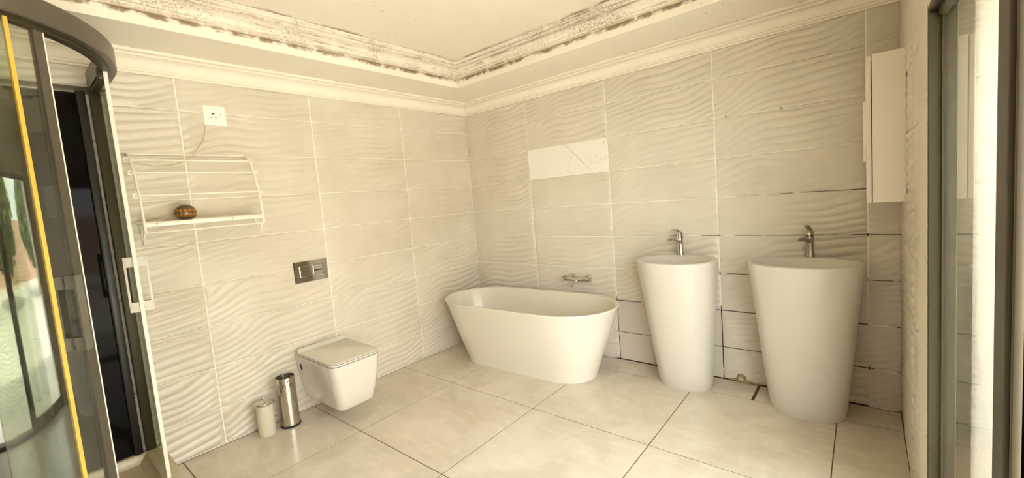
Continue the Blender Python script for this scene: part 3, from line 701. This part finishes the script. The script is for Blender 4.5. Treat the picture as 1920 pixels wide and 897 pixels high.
# ------------------------------------------------------------------ shower cabin
sc = thing('shower_cabin', 'black quadrant shower cabin with curved sliding glass doors', 'shower', (0.0, -3.0, 0))
def spart(b, name, mat, parent=None, angle=35):
    o = b.build(name, mat, None, angle); p = parent or sc; o.parent = p
    w = Vector((0, 0, 0)); q = p
    while q: w += q.location; q = q.parent
    o.location = -w; return o
CX, CY, RO = 0.33, -3.314, 0.746
def track(off, n=28, a0=90, a1=0, tail=True, head=True):
    r = RO-off; P = []
    if head: P += [(0.012, CY+r), (0.15, CY+r)]
    for i in range(n+1):
        a = math.radians(a0+(a1-a0)*i/n); P.append((CX+r*math.cos(a), CY+r*math.sin(a)))
    if tail: P += [(CX+r, CY-0.2), (CX+r, -D_+0.012)]
    return P
sec = lambda o0, o1, z0, z1: [(o0, z0), (o1, z0), (o1, z1), (o0, z1)]
# left normal of the path (wall -> arc -> front) points away from the corner
spart(MB().sweep(track(0.0), [(-0.062, 2.030), (-0.004, 2.030), (0.0, 2.034), (0.0, 2.109), (-0.006, 2.115), (-0.062, 2.115)]), 'header_rail', M['shower_metal'])
spart(MB().sweep(track(0.0), [(-0.056, 2.014), (-0.028, 2.014), (-0.028, 2.031), (-0.056, 2.031)]), 'runner_track', M['frame'])
# tray
tp = track(0.0); tin = track(0.07)
b = MB(); cpt = [(0.012, -D_+0.012)]
outer = tp+cpt; inner = [(max(x, 0.05), max(y, -D_+0.05)) for x, y in tin]+[(0.05, -D_+0.05)]
rg = lambda P, z: [(x, y, z) for x, y in P]
b.loft([rg(outer, 0.0), rg(outer, 0.150), rg(outer, 0.158), rg(inner, 0.158), rg(inner, 0.150), rg([(0.40+(x-0.40)*0.93, -3.1+(y+3.1)*0.93) for x, y in inner], 0.115)])
spart(b, 'tray', M['tray'])
# black back panels with frame rails
spart(MB().box(0.014, 0.030, -D_+0.03, -2.645, 0.158, 2.012), 'back_panel', M['black_glass'])
spart(MB().box(0.03, 1.04, -D_+0.014, -D_+0.030, 0.158, 2.012), 'back_panel', M['black_glass'])
spart(MB().rbox(0.012, 0.036, -D_+0.02, -2.60, 2.010, 2.042, 0.003), 'panel_rail', M['shower_metal'])
spart(MB().rbox(0.03, 1.06, -D_+0.012, -D_+0.036, 2.010, 2.042, 0.003), 'panel_rail', M['shower_metal'])
spart(MB().rbox(0.012, 0.050, -2.680, -2.645, 0.15, 2.02, 0.006), 'corner_post', M['black'])
spart(MB().rbox(0.012, 0.048, -2.632, -2.590, 0.15, 2.02, 0.004), 'wall_profile', M['frame'])
# door slid back to the wall side
DT = 0.040
rD = RO-DT
arcp = lambda a0, a1, r, n=20: [(CX+r*math.cos(math.radians(a0+(a1-a0)*i/n)), CY+r*math.sin(math.radians(a0+(a1-a0)*i/n))) for i in range(n+1)]
d1 = spart(MB().sweep([(0.045, CY+rD), (0.20, CY+rD)]+arcp(90, 80, rD, 6), sec(-0.003, 0.003, 0.162, 2.018)), 'sliding_door', M['shower_glass'])
spart(MB().sweep(arcp(80.3, 79.4, rD, 2), sec(-0.007, 0.007, 0.160, 2.019)), 'edge_seal', M['seal_white'], d1)
def handle(parent, x, y, tx, ty, z0, z1):
    """a flat bar on two stand-offs on each face; (tx, ty) runs along the glass"""
    nx, ny = -ty, tx
    b = MB()
    for sgn in (-1, 1):
        def pr(a0, a1, o0, o1, zz0, zz1):
            c = [(x+tx*a+nx*o*sgn, y+ty*a+ny*o*sgn) for a, o in ((a0, o0), (a1, o0), (a1, o1), (a0, o1))]
            b.loft([[(p[0], p[1], zz0) for p in c], [(p[0], p[1], zz1) for p in c]])
        pr(-0.012, 0.012, 0.034, 0.042, z0, z1)
        pr(-0.012, 0.012, 0.004, 0.036, z0, z0+0.045); pr(-0.012, 0.012, 0.004, 0.036, z1-0.045, z1)
    spart(b, 'handle', M['shower_handle'], parent, 20)
a8 = math.radians(82.0); handle(d1, CX+rD*math.cos(a8), CY+rD*math.sin(a8), -math.sin(a8), math.cos(a8), 0.955, 1.205)
spart(MB().rbox(0.40, 0.435, CY+rD-0.035, CY+rD-0.006, 1.985, 2.04, 0.006), 'roller', M['frame'], d1)
# door on the near side of the opening, carried round the curve
d2 = spart(MB().sweep(arcp(43.5, 22, rD), sec(-0.003, 0.003, 0.162, 2.018)), 'sliding_door', M['shower_glass'])
spart(MB().sweep(arcp(44.0, 41.6, rD, 3), sec(-0.008, 0.008, 0.160, 2.019)), 'edge_profile', M['shower_metal'], d2)
spart(MB().sweep(arcp(44.6, 44.0, rD, 2), sec(-0.006, 0.006, 0.160, 2.019)), 'edge_seal', M['seal_white'], d2)
ang = math.radians(39.8); handle(d2, CX+rD*math.cos(ang), CY+rD*math.sin(ang), -math.sin(ang), math.cos(ang), 0.93, 1.19)
# fixed pane on the front-wall side, its edge strip yellowed
F0 = Vector((0.918, -2.902)); rF = 0.5; cF = F0-rF*Vector((math.cos(math.radians(20.5)), math.sin(math.radians(20.5))))
arcf = lambda a0, a1, n=16: [(cF.x+rF*math.cos(math.radians(a0+(a1-a0)*i/n)), cF.y+rF*math.sin(math.radians(a0+(a1-a0)*i/n))) for i in range(n+1)]
d3 = spart(MB().sweep(arcf(20.5, 0)+[(cF.x+rF, cF.y-0.2), (cF.x+rF, -D_+0.03)], sec(-0.003, 0.003, 0.160, 2.020)), 'fixed_pane', M['shower_glass'])
spart(MB().sweep(arcf(21.2, 20.0, 2), sec(-0.006, 0.006, 0.160, 2.020)), 'edge_seal', M['seal_yellow'], d3)
